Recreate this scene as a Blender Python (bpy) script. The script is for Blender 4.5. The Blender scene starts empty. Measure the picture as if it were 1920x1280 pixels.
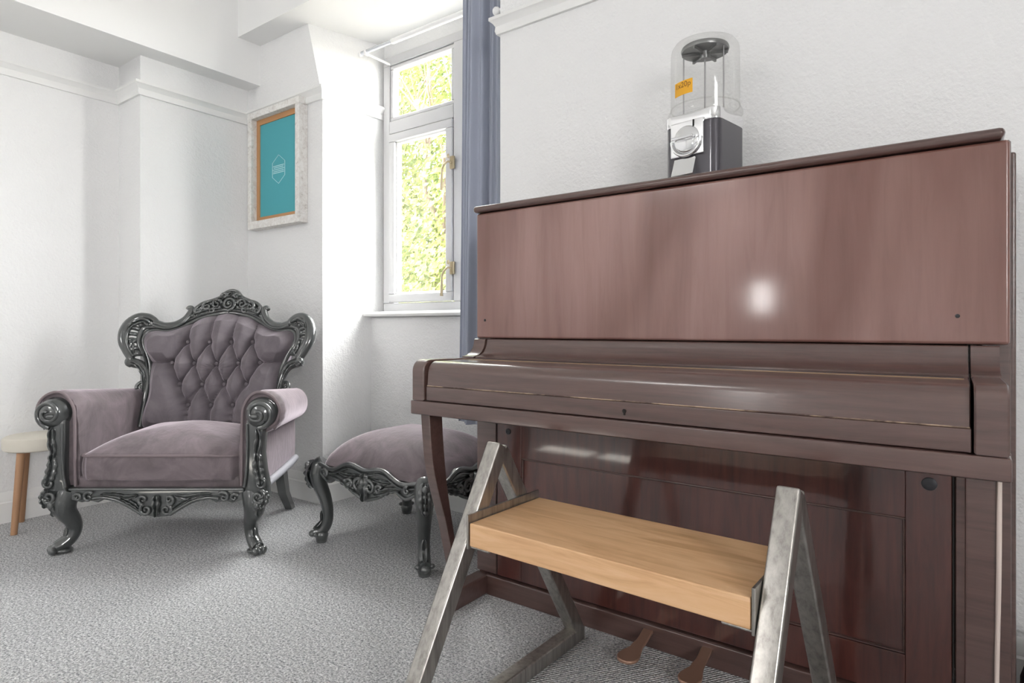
import bpy, bmesh, math, random
from mathutils import Vector, Matrix
PI = math.pi
random.seed(11)
scene = bpy.context.scene
C = scene.collection

# ------------------------------------------------------------------ camera
CAM_H = 0.90
HEAD = math.atan2(830, 1141)          # the lens looks 36 degrees left of the piano wall's normal
cd = bpy.data.cameras.new('camera'); cam = bpy.data.objects.new('camera', cd); C.objects.link(cam)
cam.location = (0, 0, CAM_H); cam.rotation_euler = (PI / 2, 0, HEAD)
cd.sensor_width = 36; cd.lens = 36 * 1141 / 1920
cd.shift_y = -(640 - 614) / 1920
cd.clip_start = 0.02
scene.camera = cam

# ------------------------------------------------------------------ world, sun, window portals, exposure
w = bpy.data.worlds.new('sky'); scene.world = w; w.use_nodes = True
bg = w.node_tree.nodes['Background']
bg.inputs[0].default_value = (1.0, 0.988, 0.975, 1); bg.inputs[1].default_value = 17.5
sd = bpy.data.lights.new('sun', 'SUN'); sun = bpy.data.objects.new('sun', sd); C.objects.link(sun)
sd.energy = 34.0; sd.angle = 0.02; sd.color = (1.0, 0.95, 0.84)
sun.rotation_euler = Vector((0.10, 0.92, -1.0)).to_track_quat('-Z', 'Y').to_euler()
def portal(name, loc, rot, sx, sy):
    d = bpy.data.lights.new(name, 'AREA'); d.shape = 'RECTANGLE'; d.size = sx; d.size_y = sy
    d.cycles.is_portal = True
    o = bpy.data.objects.new(name, d); C.objects.link(o); o.location = loc; o.rotation_euler = rot
portal('portal_window_bay', (-2.035, 2.42, 1.70), (-PI / 2, 0, 0), 1.12, 1.40)
portal('portal_window_rear', (-1.50, -2.86, 1.18), (PI / 2, 0, 0), 0.24, 0.34)
portal('portal_window_rear', (-2.275, -2.86, 2.62), (PI / 2, 0, 0), 1.1, 0.40)
portal('portal_window_side', (2.36, -1.2, 1.55), (PI / 2, 0, PI / 2), 1.1, 1.1)
scene.view_settings.view_transform = 'Standard'; scene.view_settings.look = 'None'
scene.view_settings.gamma = 1.0; scene.view_settings.use_curve_mapping = False
scene.view_settings.exposure = 0.98
scene.cycles.max_bounces = 12; scene.cycles.diffuse_bounces = 6; scene.cycles.glossy_bounces = 5
scene.cycles.transparent_max_bounces = 16; scene.cycles.caustics_reflective = False; scene.cycles.caustics_refractive = False
scene.cycles.sample_clamp_indirect = 6.0
scene.cycles.use_denoising = True

# ------------------------------------------------------------------ materials
M = {}
def mat(name, col, rough=0.5, metal=0.0, **k):
    m = bpy.data.materials.new(name); m.use_nodes = True; M[name] = m
    b = m.node_tree.nodes['Principled BSDF']
    b.inputs['Base Color'].default_value = (*col, 1); b.inputs['Roughness'].default_value = rough; b.inputs['Metallic'].default_value = metal
    for n, v in k.items():
        b.inputs[n.replace('_', ' ')].default_value = v
    return m, m.node_tree.nodes, m.node_tree.links, b
def coords(N, L, scale=(1, 1, 1), rot=(0, 0, 0), kind='Object'):
    t = N.new('ShaderNodeTexCoord'); mp = N.new('ShaderNodeMapping')
    mp.inputs['Scale'].default_value = scale; mp.inputs['Rotation'].default_value = rot
    L.new(t.outputs[kind], mp.inputs['Vector']); return mp.outputs['Vector']
def noise(N, L, vec, scale, detail=4, rough=0.55, dist=0.0):
    n = N.new('ShaderNodeTexNoise'); n.inputs['Scale'].default_value = scale; n.inputs['Detail'].default_value = detail
    n.inputs['Roughness'].default_value = rough; n.inputs['Distortion'].default_value = dist
    if vec: L.new(vec, n.inputs['Vector'])
    return n.outputs['Fac']
def ramp(N, L, fac, stops):
    r = N.new('ShaderNodeValToRGB'); e = r.color_ramp.elements
    while len(e) < len(stops): e.new(0.5)
    for i, (p, c) in enumerate(stops):
        e[i].position = p; e[i].color = (*c, 1) if len(c) == 3 else c
    L.new(fac, r.inputs['Fac']); return r.outputs['Color']
def bump(N, L, b, h, strength, dist=0.01):
    n = N.new('ShaderNodeBump'); n.inputs['Strength'].default_value = strength; n.inputs['Distance'].default_value = dist
    L.new(h, n.inputs['Height']); L.new(n.outputs['Normal'], b.inputs['Normal']); return n
def g(v): return (v, v, v)

# painted anaglypta wallpaper
m, N, L, b = mat('wall_paint', (0.80, 0.80, 0.80), 0.55)
v = coords(N, L)
a = noise(N, L, v, 95, 3, 0.6); a2 = noise(N, L, v, 34, 2, 0.5)
mx = N.new('ShaderNodeMath'); mx.operation = 'ADD'; L.new(a, mx.inputs[0]); L.new(a2, mx.inputs[1])
bump(N, L, b, mx.outputs[0], 0.34, 0.012)
mat('ceiling_paint', (0.82, 0.82, 0.815), 0.6)
mat('trim_paint', (0.80, 0.80, 0.79), 0.35)
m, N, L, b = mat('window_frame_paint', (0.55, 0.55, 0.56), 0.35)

# carpet: grey flecked loop pile in fine ribs
m, N, L, b = mat('carpet', (0.3, 0.3, 0.31), 0.95)
v = coords(N, L)
f1 = noise(N, L, v, 170, 2, 0.75); f2 = noise(N, L, v, 90, 3, 0.6)
c1 = ramp(N, L, f1, [(0.32, (0.14, 0.145, 0.155)), (0.48, (0.56, 0.565, 0.57)), (0.64, (0.90, 0.90, 0.90))])
c2 = ramp(N, L, f2, [(0.35, (0.62, 0.62, 0.64)), (0.65, (1, 1, 1))])
mm = N.new('ShaderNodeMixRGB'); mm.blend_type = 'MULTIPLY'; mm.inputs[0].default_value = 1
L.new(c1, mm.inputs[1]); L.new(c2, mm.inputs[2]); L.new(mm.outputs[0], b.inputs['Base Color'])
wv = N.new('ShaderNodeTexWave'); wv.inputs['Scale'].default_value = 38; wv.inputs['Distortion'].default_value = 1.2; wv.inputs['Detail'].default_value = 1
v2 = coords(N, L, rot=(0, 0, 0.6)); L.new(v2, wv.inputs['Vector'])
ad = N.new('ShaderNodeMath'); ad.operation = 'ADD'; L.new(f1, ad.inputs[0]); L.new(wv.outputs['Fac'], ad.inputs[1])
bump(N, L, b, ad.outputs[0], 0.5, 0.004)

# polished mahogany; grain runs along x, or z for the upright figure
def mahogany(name, dark, mid, light, grain, rough, coat=0.5, cr=0.2):
    m, N, L, b = mat(name, mid, rough)
    v = coords(N, L, grain)
    f = noise(N, L, v, 6, 6, 0.65, 0.6)
    L.new(ramp(N, L, f, [(0.3, dark), (0.5, mid), (0.75, light)]), b.inputs['Base Color'])
    b.inputs['Coat Weight'].default_value = coat; b.inputs['Coat Roughness'].default_value = cr
mahogany('mahogany_panel', (0.235, 0.130, 0.110), (0.265, 0.151, 0.131), (0.29, 0.170, 0.150), (6, 6, 0.5), 0.40, 0.7, 0.10)
N, L = M['mahogany_panel'].node_tree.nodes, M['mahogany_panel'].node_tree.links        # unevenly faded: warm red patches left in the pale bleached veneer
b = N['Principled BSDF']; src = b.inputs['Base Color'].links[0].from_socket
fd_ = noise(N, L, coords(N, L, (1.5, 1, 0.5)), 2.3, 2, 0.5, 0.3); tn = ramp(N, L, fd_, [(0.38, (0.62, 0.47, 0.43)), (0.62, (1.12, 1.12, 1.12))])
mm = N.new('ShaderNodeMixRGB'); mm.blend_type = 'MULTIPLY'; mm.inputs[0].default_value = 1; L.new(src, mm.inputs[1]); L.new(tn, mm.inputs[2]); L.new(mm.outputs[0], b.inputs['Base Color'])
mahogany('mahogany', (0.062, 0.032, 0.027), (0.088, 0.047, 0.040), (0.12, 0.066, 0.055), (0.6, 9, 9), 0.30, 1.0, 0.18)
mahogany('mahogany_door', (0.045, 0.014, 0.011), (0.075, 0.022, 0.017), (0.10, 0.032, 0.024), (7, 7, 0.6), 0.28, 1.0, 0.06)
m, N, L, b = mat('worn_wood', (0.30, 0.19, 0.12), 0.5)
f = noise(N, L, coords(N, L, (1, 1, 1)), 9, 4, 0.7)
L.new(ramp(N, L, f, [(0.42, (0.06, 0.032, 0.026)), (0.56, (0.40, 0.29, 0.21))]), b.inputs['Base Color'])
mat('gap_dark', (0.01, 0.007, 0.006), 0.8)
mat('lit_edge_tone', (0.62, 0.52, 0.47), 0.4)
mat('pedal_metal', (0.42, 0.26, 0.19), 0.42, 0.7)
mat('iron_dark', (0.05, 0.05, 0.055), 0.4, 0.6)

# black lacquered carving with silvery gloss highlights painted into the colour of raised edges
m, N, L, b = mat('black_lacquer', (0.012, 0.015, 0.015), 0.30)
b.inputs['Coat Weight'].default_value = 1.0; b.inputs['Coat Roughness'].default_value = 0.06; b.inputs['Coat IOR'].default_value = 1.7
ge = N.new('ShaderNodeNewGeometry')
L.new(ramp(N, L, ge.outputs['Pointiness'], [(0.50, (0.010, 0.014, 0.014)), (0.62, (0.07, 0.075, 0.075))]), b.inputs['Base Color'])
nz = noise(N, L, coords(N, L), 60, 3); bump(N, L, b, nz, 0.12, 0.003)

# mauve velvet
def velvet(name, dark, light, sheen):
    m, N, L, b = mat(name, dark, 0.75)
    v = coords(N, L, (1, 1, 1.0)); f = noise(N, L, v, 7, 5, 0.65, 1.2)
    L.new(ramp(N, L, f, [(0.33, dark), (0.68, light)]), b.inputs['Base Color'])
    b.inputs['Sheen Weight'].default_value = sheen; b.inputs['Sheen Roughness'].default_value = 0.38
    b.inputs['Sheen Tint'].default_value = (0.95, 0.84, 0.93, 1)
    f2 = noise(N, L, coords(N, L, (1, 1, 0.25)), 45, 3, 0.6); bump(N, L, b, f2, 0.25, 0.006)
velvet('velvet', (0.105, 0.086, 0.090), (0.20, 0.160, 0.175), 0.9)
velvet('velvet_back', (0.105, 0.090, 0.102), (0.165, 0.142, 0.158), 0.6)
mat('velvet_piping', (0.20, 0.16, 0.17), 0.8)
mat('pale_welt', (0.42, 0.42, 0.46), 0.6)

# oak seat
m, N, L, b = mat('oak', (0.55, 0.33, 0.16), 0.45)
v = coords(N, L, (0.9, 7, 9)); f = noise(N, L, v, 4.5, 6, 0.6, 1.1)
L.new(ramp(N, L, f, [(0.30, (0.52, 0.295, 0.145)), (0.50, (0.65, 0.395, 0.21)), (0.72, (0.72, 0.47, 0.275))]), b.inputs['Base Color'])
f2 = noise(N, L, coords(N, L, (1.5, 60, 60)), 6, 3); bump(N, L, b, f2, 0.08, 0.003)
# brushed, mill-marked steel
m, N, L, b = mat('steel', (0.45, 0.44, 0.42), 0.30, 0.9)
f = noise(N, L, coords(N, L, (1, 1, .10)), 70, 5, 0.7, 0.2)
L.new(ramp(N, L, f, [(0.33, (0.27, 0.255, 0.235)), (0.50, (0.40, 0.38, 0.355)), (0.68, (0.49, 0.47, 0.44))]), b.inputs['Base Color'])
mat('chrome', (0.86, 0.86, 0.87), 0.08, 1.0)
mat('machine_paint', (0.065, 0.06, 0.072), 0.28, 0.35, Coat_Weight=0.5)
mat('machine_disc', (0.22, 0.22, 0.22), 0.35, 0.8)
mat('rod_metal', (0.40, 0.39, 0.40), 0.3, 0.9)
mat('sticker_orange', (0.80, 0.40, 0.015), 0.5)
mat('sticker_print', (0.22, 0.09, 0.005), 0.6)
mat('print_white', (0.42, 0.70, 0.73), 0.7)
m, N, L, b = mat('teal_canvas', (0.075, 0.36, 0.41), 0.8)
m, N, L, b = mat('white_washed_wood', (0.66, 0.64, 0.61), 0.7)
f = noise(N, L, coords(N, L, (3, 3, 3)), 14, 6, 0.75, 0.8)
L.new(ramp(N, L, f, [(0.30, (0.34, 0.32, 0.30)), (0.40, (0.66, 0.63, 0.60)), (0.60, (0.80, 0.79, 0.77))]), b.inputs['Base Color'])
mat('pine_liner', (0.48, 0.25, 0.11), 0.6)
m, N, L, b = mat('curtain_cloth', (0.32, 0.345, 0.42), 0.85); b.inputs['Sheen Weight'].default_value = 0.2
mat('white_metal', (0.80, 0.80, 0.80), 0.3)
mat('pole_metal', (0.62, 0.64, 0.68), 0.25, 0.6)
mat('brass', (0.36, 0.30, 0.20), 0.4, 0.8)
mat('hinge_brass', (0.30, 0.21, 0.13), 0.5, 0.4)
mat('stool_top', (0.66, 0.62, 0.54), 0.5)
m, N, L, b = mat('stool_leg', (0.40, 0.22, 0.12), 0.5)
mat('black_fabric', (0.012, 0.013, 0.017), 0.6)
mat('bark', (0.09, 0.065, 0.045), 0.9)
mat('paving_far', (0.24, 0.23, 0.21), 0.9)

def clear(name, tint, lo, hi):
    m = bpy.data.materials.new(name); m.use_nodes = True; M[name] = m
    N, L = m.node_tree.nodes, m.node_tree.links; N.clear()
    o = N.new('ShaderNodeOutputMaterial'); mx = N.new('ShaderNodeMixShader')
    t = N.new('ShaderNodeBsdfTransparent'); t.inputs[0].default_value = (*tint, 1)
    gl = N.new('ShaderNodeBsdfGlossy'); gl.inputs['Roughness'].default_value = 0.03
    lw = N.new('ShaderNodeLayerWeight'); lw.inputs[0].default_value = 0.35
    mr = N.new('ShaderNodeMapRange'); mr.inputs['To Min'].default_value = lo; mr.inputs['To Max'].default_value = hi
    L.new(lw.outputs['Facing'], mr.inputs['Value']); L.new(mr.outputs[0], mx.inputs[0])
    L.new(t.outputs[0], mx.inputs[1]); L.new(gl.outputs[0], mx.inputs[2]); L.new(mx.outputs[0], o.inputs[0])
clear('window_glass', (0.98, 0.99, 0.985), 0.02, 0.25)
clear('clear_plastic', (0.97, 0.97, 0.965), 0.03, 0.40)

m = bpy.data.materials.new('leaf'); m.use_nodes = True; M['leaf'] = m
N, L = m.node_tree.nodes, m.node_tree.links; N.clear()
o = N.new('ShaderNodeOutputMaterial'); mx = N.new('ShaderNodeMixShader'); mx.inputs[0].default_value = 0.5
df = N.new('ShaderNodeBsdfDiffuse'); tl = N.new('ShaderNodeBsdfTranslucent')
v = coords(N, L); f = noise(N, L, v, 1.6, 5, 0.7)
cc = ramp(N, L, f, [(0.35, (0.060, 0.085, 0.030)), (0.5, (0.12, 0.145, 0.045)), (0.66, (0.22, 0.21, 0.08))])
L.new(cc, df.inputs[0]); L.new(cc, tl.inputs[0]); L.new(df.outputs[0], mx.inputs[1]); L.new(tl.outputs[0], mx.inputs[2]); L.new(mx.outputs[0], o.inputs[0])

# ------------------------------------------------------------------ mesh helpers
class MB:
    def __init__(s): s.v = []; s.f = []
    def add(s, verts, faces):
        n = len(s.v); s.v += [tuple(p) for p in verts]; s.f += [tuple(i + n for i in fc) for fc in faces]; return s
    def box(s, x0, x1, y0, y1, z0, z1, bev=0.0, seg=2):
        bm = bmesh.new(); bmesh.ops.create_cube(bm, size=1)
        for q in bm.verts:
            q.co = ((x0 + x1) / 2 + q.co.x * (x1 - x0), (y0 + y1) / 2 + q.co.y * (y1 - y0), (z0 + z1) / 2 + q.co.z * (z1 - z0))
        if bev > 0: bmesh.ops.bevel(bm, geom=bm.edges[:], offset=bev, segments=seg, profile=0.5, affect='EDGES')
        return s.bm(bm)
    def bm(s, bm, mtx=None):
        bm.verts.index_update()
        s.add([(mtx @ q.co if mtx else q.co) for q in bm.verts], [[q.index for q in f.verts] for f in bm.faces]); bm.free(); return s
    def prism(s, poly, axis, a0, a1, bev=0.0, seg=2):
        """poly is a list of the two other coordinates in xyz order"""
        def P(p, a):
            return (a, p[0], p[1]) if axis == 0 else (p[0], a, p[1]) if axis == 1 else (p[0], p[1], a)
        bm = bmesh.new(); A = [bm.verts.new(P(p, a0)) for p in poly]; B = [bm.verts.new(P(p, a1)) for p in poly]
        n = len(poly); bm.faces.new(A); bm.faces.new(B[::-1])
        for i in range(n): bm.faces.new((A[i], B[i], B[(i + 1) % n], A[(i + 1) % n]))
        bmesh.ops.recalc_face_normals(bm, faces=bm.faces[:])
        if bev > 0:
            caps = [e for e in bm.edges if abs(e.verts[0].co[axis] - e.verts[1].co[axis]) < 1e-9]
            bmesh.ops.bevel(bm, geom=caps, offset=bev, segments=seg, profile=0.5, affect='EDGES', clamp_overlap=True)
        return s.bm(bm)
    def tube(s, path, rad, seg=10, flat=1.0, up=None, caps=True):
        path = [Vector(p) for p in path]; n = len(path)
        if not hasattr(rad, '__len__'): rad = [rad] * n
        prev = None; rings = []
        for i, p in enumerate(path):
            t = (path[min(i + 1, n - 1)] - path[max(i - 1, 0)])
            t = t.normalized() if t.length > 1e-9 else Vector((0, 0, 1))
            if up is not None: a = Vector(up)
            else: a = prev if prev is not None else (Vector((0, 0, 1)) if abs(t.z) < 0.9 else Vector((1, 0, 0)))
            nn = a - t * a.dot(t)
            if nn.length < 1e-6: nn = t.orthogonal()
            nn.normalize(); bb = t.cross(nn); prev = nn
            rings.append([p + nn * (math.cos(2 * PI * k / seg) * rad[i] * flat) + bb * (math.sin(2 * PI * k / seg) * rad[i]) for k in range(seg)])
        V = [q for r in rings for q in r]
        Fc = [(i * seg + k, i * seg + (k + 1) % seg, (i + 1) * seg + (k + 1) % seg, (i + 1) * seg + k) for i in range(n - 1) for k in range(seg)]
        if caps: Fc += [tuple(range(seg))[::-1], tuple((n - 1) * seg + k for k in range(seg))]
        return s.add(V, Fc)
    def lathe(s, prof, c=(0, 0, 0), seg=32, axis='Z', sx=1.0):
        V = []; n = len(prof)
        for r, z in prof:
            for k in range(seg):
                a = 2 * PI * k / seg; x, y = r * math.cos(a) * sx, r * math.sin(a)
                p = (x, y, z) if axis == 'Z' else (x, -z, y) if axis == 'Y' else (z, x, y)
                V.append((c[0] + p[0], c[1] + p[1], c[2] + p[2]))
        Fc = [(i * seg + k, i * seg + (k + 1) % seg, (i + 1) * seg + (k + 1) % seg, (i + 1) * seg + k) for i in range(n - 1) for k in range(seg)]
        if prof[0][0] > 1e-6: Fc.append(tuple(range(seg))[::-1])
        if prof[-1][0] > 1e-6: Fc.append(tuple((n - 1) * seg + k for k in range(seg)))
        return s.add(V, Fc)
    def grid(s, fn, nu, nv, wrap_u=False):
        V = [fn(i / (nu if wrap_u else nu - 1), j / (nv - 1)) for j in range(nv) for i in range(nu)]
        Fc = []
        for j in range(nv - 1):
            for i in range(nu if wrap_u else nu - 1):
                k = (i + 1) % nu; Fc.append((j * nu + i, j * nu + k, (j + 1) * nu + k, (j + 1) * nu + i))
        return s.add(V, Fc)
    def ball(s, c, r, seg=10):
        if not hasattr(r, '__len__'): r = (r, r, r)
        n = max(4, seg // 2 + 1)
        def fn(u, v):
            a = 2 * PI * u; p = PI * (v - 0.5)
            return (c[0] + r[0] * math.cos(p) * math.cos(a), c[1] + r[1] * math.cos(p) * math.sin(a), c[2] + r[2] * math.sin(p))
        return s.grid(fn, seg, n + 1, True)
    def leaf(s, path, w, nrm, lift=0.012, lobes=4, segs=22):
        """carved acanthus relief: scalloped strip with a raised, fluted back"""
        path = smooth([Vector(p) for p in path], segs); n = len(path); nrm = Vector(nrm).normalized(); V = []; K = 9
        for i, p in enumerate(path):
            u = i / (n - 1); t = (path[min(i + 1, n - 1)] - path[max(i - 1, 0)]).normalized(); sd = t.cross(nrm).normalized()
            ww = w * (math.sin(PI * min(1, u * 0.92 + 0.08)) ** 0.6) * (0.8 + 0.28 * abs(math.sin(PI * lobes * u)))
            for k in range(K):
                a = k / (K - 1) * 2 - 1
                h = lift * (1 - a * a) ** 0.6 * (0.75 + 0.35 * math.cos(a * 3 * PI)) * (0.6 + 0.4 * abs(math.sin(PI * lobes * u)))
                V.append(p + sd * (a * ww) + nrm * (h - 0.004))
        Fc = [(i * K + k, i * K + k + 1, (i + 1) * K + k + 1, (i + 1) * K + k) for i in range(n - 1) for k in range(K - 1)]
        Fc += [tuple(i * K for i in range(n)) + tuple(i * K + K - 1 for i in range(n - 1, -1, -1))]
        return s.add(V, Fc)
    def map(s, fn): s.v = [tuple(fn(Vector(p))) for p in s.v]; return s
    def build(s, name, material, parent=None, ang=35, fix=True):
        me = bpy.data.meshes.new(name); me.from_pydata(s.v, [], s.f)
        bm = bmesh.new(); bm.from_mesh(me)
        if fix:
            bmesh.ops.recalc_face_normals(bm, faces=bm.faces[:])
        bm.to_mesh(me); bm.free()
        if ang:
            for p in me.polygons: p.use_smooth = True
            me.set_sharp_from_angle(angle=math.radians(ang + (15 if ang == 35 else 0)))
        me.materials.append(M[material])
        o = bpy.data.objects.new(name, me); C.objects.link(o)
        if ang and ang <= 50:
            wn = o.modifiers.new('weighted_normals', 'WEIGHTED_NORMAL'); wn.keep_sharp = True
        if parent: o.parent = parent
        return o
def smooth(pts, n):
    """Catmull-Rom through pts"""
    pts = [Vector(p) for p in pts]; m_ = len(pts) - 1; out = []
    for i in range(n + 1):
        u = i / n * m_; k = min(int(u), m_ - 1); t = u - k
        p0 = pts[max(k - 1, 0)]; p1 = pts[k]; p2 = pts[k + 1]; p3 = pts[min(k + 2, m_)]
        out.append(0.5 * ((2 * p1) + (p2 - p0) * t + (2 * p0 - 5 * p1 + 4 * p2 - p3) * t * t + (3 * p1 - p0 - 3 * p2 + p3) * t ** 3))
    return out
def lin(pts, u):
    k = min(int(u * (len(pts) - 1)), len(pts) - 2); t = u * (len(pts) - 1) - k
    return pts[k] * (1 - t) + pts[k + 1] * t
def spiral(c, r0, turns, a0, d=1, shrink=0.12, n=34):
    """flat spiral in (x, z): starts at radius r0, angle a0, winds inwards"""
    return [(c[0] + r0 * (1 - (1 - shrink) * i / n) * math.cos(a0 + d * 2 * PI * turns * i / n),
             c[1] + r0 * (1 - (1 - shrink) * i / n) * math.sin(a0 + d * 2 * PI * turns * i / n)) for i in range(n + 1)]
def thing(name, label, cat, loc=(0, 0, 0), rotz=0.0, group=None, kind=None):
    o = bpy.data.objects.new(name, None); C.objects.link(o); o.location = loc; o.rotation_euler = (0, 0, rotz); o.empty_display_size = 0.1
    o['label'] = label; o['category'] = cat
    if group: o['group'] = group
    return o
def tag(o, label, cat): o['label'] = label; o['category'] = cat; return o
def struct(o, label, cat=None):
    o['kind'] = 'structure'; o['label'] = label; o['category'] = cat or o.name.split('_')[0]; return o

# ------------------------------------------------------------------ room
XA, XB, YC, YW = -3.55, -3.30, 1.37, 1.945        # left wall, its pier, pier corner, wall with the picture
RX0, RX1, YS = -2.611, -1.473, 2.265              # window recess, wall under the sill
BZ = 2.49                                          # underside of cross beam and recess ceiling
FRONT, SIDE, CEIL = -2.85, 2.35, 2.85
struct(MB().box(-3.9, SIDE + 0.2, FRONT - 0.2, 2.45, -0.15, 0.0).build('floor', 'carpet', ang=0), 'grey flecked loop pile carpet covering the room')
def cut_wall(mb, fixed, a0, a1, wins, z1, axis):
    """wall slab with rectangular openings; wins = (a, b, zlo, zhi)"""
    def put(p, q, zl, zh):
        if q - p > 1e-4 and zh - zl > 1e-4:
            mb.box(p, q, fixed[0], fixed[1], zl, zh) if axis == 0 else mb.box(fixed[0], fixed[1], p, q, zl, zh)
    x = a0
    for (p, q, zl, zh) in wins:
        put(x, p, 0, z1); put(p, q, 0, zl); put(p, q, zh, z1); x = q
    put(x, a1, 0, z1)
    return mb
struct(MB().box(-3.9, XA, FRONT, YC, 0, CEIL).box(-3.9, XB, YC, YW + 0.1, 0, CEIL).build('wall_left', 'wall_paint', ang=0), 'white textured left wall with a projecting pier')
wf = [(-3.5, 0), (RX0, 0), (RX0, 2.07), (-2.735, BZ), (-2.735, CEIL), (-3.5, CEIL)]
wk = [(-3.5, 0), (RX0, 0), (RX0, 2.07), (RX0, BZ), (RX0, CEIL), (-3.5, CEIL)]
wb = MB().add([(x, YW, z) for x, z in wf] + [(x, 2.36, z) for x, z in wk], [(0, 1, 2, 3, 4, 5), (11, 10, 9, 8, 7, 6)] + [(i, (i + 1) % 6, 6 + (i + 1) % 6, 6 + i) for i in range(6)])
struct(wb.build('wall_picture', 'wall_paint', ang=0), 'white wall beside the window recess, where the framed panel hangs', 'wall')
struct(MB().box(-3.0, RX1 + 0.1, YS, 2.40, 0, 0.955).box(-3.0, RX0 + 0.02, 2.36, 2.40, 0.955, CEIL).box(RX1 - 0.0, RX1 + 0.1, 2.3, 2.40, 0.955, CEIL).box(RX0 + 0.02, RX1, 2.36, 2.40, 2.405, CEIL).build('wall_window', 'wall_paint', ang=0), 'white textured wall under and around the window', 'wall')
struct(MB().box(RX1, SIDE + 0.2, YW, 2.40, 0, CEIL).build('wall_piano', 'wall_paint', ang=0), 'white textured wall behind the piano', 'wall')
struct(cut_wall(MB(), (FRONT - 0.15, FRONT), -3.9, SIDE + 0.2, [(-2.8, -1.75, 2.42, 2.82), (-1.62, -1.38, 1.01, 1.35)], CEIL, 0).build('wall_rear', 'wall_paint', ang=0), 'white wall with added windows behind the viewer', 'wall')
struct(cut_wall(MB(), (SIDE, SIDE + 0.15), FRONT, YW, [(-1.75, -0.65, 1.0, 2.10)], CEIL, 1).build('wall_right', 'wall_paint', ang=0), 'white side wall to the right of the piano', 'wall')
struct(MB().box(-3.9, SIDE + 0.2, FRONT - 0.2, 2.45, CEIL, CEIL + 0.15).build('ceiling', 'ceiling_paint', ang=0), 'plain white ceiling of the room')
cb = MB().box(-3.175, SIDE, 1.812, YW, BZ, CEIL)          # cross beam over the picture wall
cb.box(-2.95, RX1 + 0.05, YW, 2.40, BZ, CEIL)                      # recess ceiling
struct(cb.build('trim_1', 'ceiling_paint', ang=0), 'white boxed beam and recess ceiling above the window', 'beam')
struct(MB().box(-3.9, -3.175, FRONT, YW + 0.01, 2.265, CEIL).build('trim_2', 'ceiling_paint', ang=0), 'white boxed beam running along the top of the left wall', 'beam')

RAIL = [(0, 0), (0.012, 0.0), (0.016, 0.012), (0.014, 0.03), (0.024, 0.046), (0.034, 0.052), (0.034, 0.064), (0, 0.07)]   # (out, up)
SKIRT = [(0, 0), (0.016, 0), (0.016, 0.092), (0.012, 0.098), (0.012, 0.108), (0.006, 0.122), (0.003, 0.135), (0, 0.14)]
def run(mb, prof, p, q, out, z, m0=0, m1=0):
    """profile swept from p to q along the wall foot, out = outward normal; m0, m1 shift the ends by out distance (mitre)"""
    p, q, out = Vector((*p, 0)), Vector((*q, 0)), Vector((*out, 0)); d = (q - p).normalized(); n = len(prof)
    A = [p + out * a + d * (m0 * a) + Vector((0, 0, z + h)) for a, h in prof]
    B = [q + out * a + d * (m1 * a) + Vector((0, 0, z + h)) for a, h in prof]
    mb.add(A + B, [(i, (i + 1) % n, n + (i + 1) % n, n + i) for i in range(n)] + [tuple(range(n)), tuple(range(2 * n - 1, n - 1, -1))])
def path_run(prof, pts, z):
    """pts = list of wall corners walked so the room lies to the right-hand side"""
    mb = MB()
    dirs = [(Vector(b_) - Vector(a_)).normalized() for a_, b_ in zip(pts, pts[1:])]
    for i, (a_, b_) in enumerate(zip(pts, pts[1:])):
        d = dirs[i]; out = Vector((d.y, -d.x))
        def mit(e, f):
            cr = e.x * f.y - e.y * f.x
            return 0 if abs(cr) < 1e-6 else (1 if cr > 0 else -1)
        m0 = -mit(dirs[i - 1], d) if i > 0 else 0
        m1 = mit(d, dirs[i + 1]) if i < len(dirs) - 1 else 0
        run(mb, prof, a_, b_, out, z, m0, m1)
    return mb
# walk: along the left wall towards the picture wall, round the recess
left_pts = [(XA, FRONT), (XA, YC), (XB, YC), (XB, YW), (RX0, YW), (RX0, YS)]
struct(path_run(RAIL, left_pts[:-1] + [(RX0, 2.36)], 2.065).build('trim_3', 'trim_paint', ang=30), 'white picture rail along the left wall and into the recess', 'picture rail')
struct(path_run(RAIL, [(RX1, 2.3), (RX1, YW), (SIDE, YW)], 2.072).build('trim_4', 'trim_paint', ang=30), 'white picture rail on the wall above the piano', 'picture rail')
struct(path_run(SKIRT, left_pts + [(RX1, YS), (RX1, YW), (SIDE, YW)], 0).build('baseboard_left', 'trim_paint', ang=30), 'white moulded skirting board round the room', 'baseboard')

# unseen rear and side windows, added to light the room and piano reflections
def added_window(name, x0, x1, z0, z1, y, axis, label, t=0.06, bars=True):
    mb = MB()
    def bx(p, q, zl, zh): mb.box(p, q, y - 0.05, y + 0.01, zl, zh) if axis == 0 else mb.box(y - 0.01, y + 0.05, p, q, zl, zh)
    bx(x0, x1, z0, z0 + t); bx(x0, x1, z1 - t, z1); bx(x0, x0 + t, z0, z1); bx(x1 - t, x1, z0, z1)
    if bars:
        xm = (x0 + x1) / 2; bx(xm - t / 2, xm + t / 2, z0, z1)
    struct(mb.build(name, 'window_frame_paint', ang=0), label, 'window')
added_window('added_window_2', -2.8, -1.75, 2.42, 2.82, FRONT - 0.06, 0, 'added white clerestory window in the rear wall for a sun patch')  # added to throw a sun patch that the lower door reflects
added_window('added_window_3', -1.62, -1.38, 1.01, 1.35, FRONT - 0.06, 0, 'added small window in the rear wall for the piano highlight', 0.03, False)  # added so its reflection makes the bright spot on the upper panel
added_window('added_window_4', -1.75, -0.65, 1.0, 2.10, SIDE + 0.06, 1, 'added wide white window in the right wall for fill light')  # added as the main fill, clear of the panel's reflection

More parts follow.
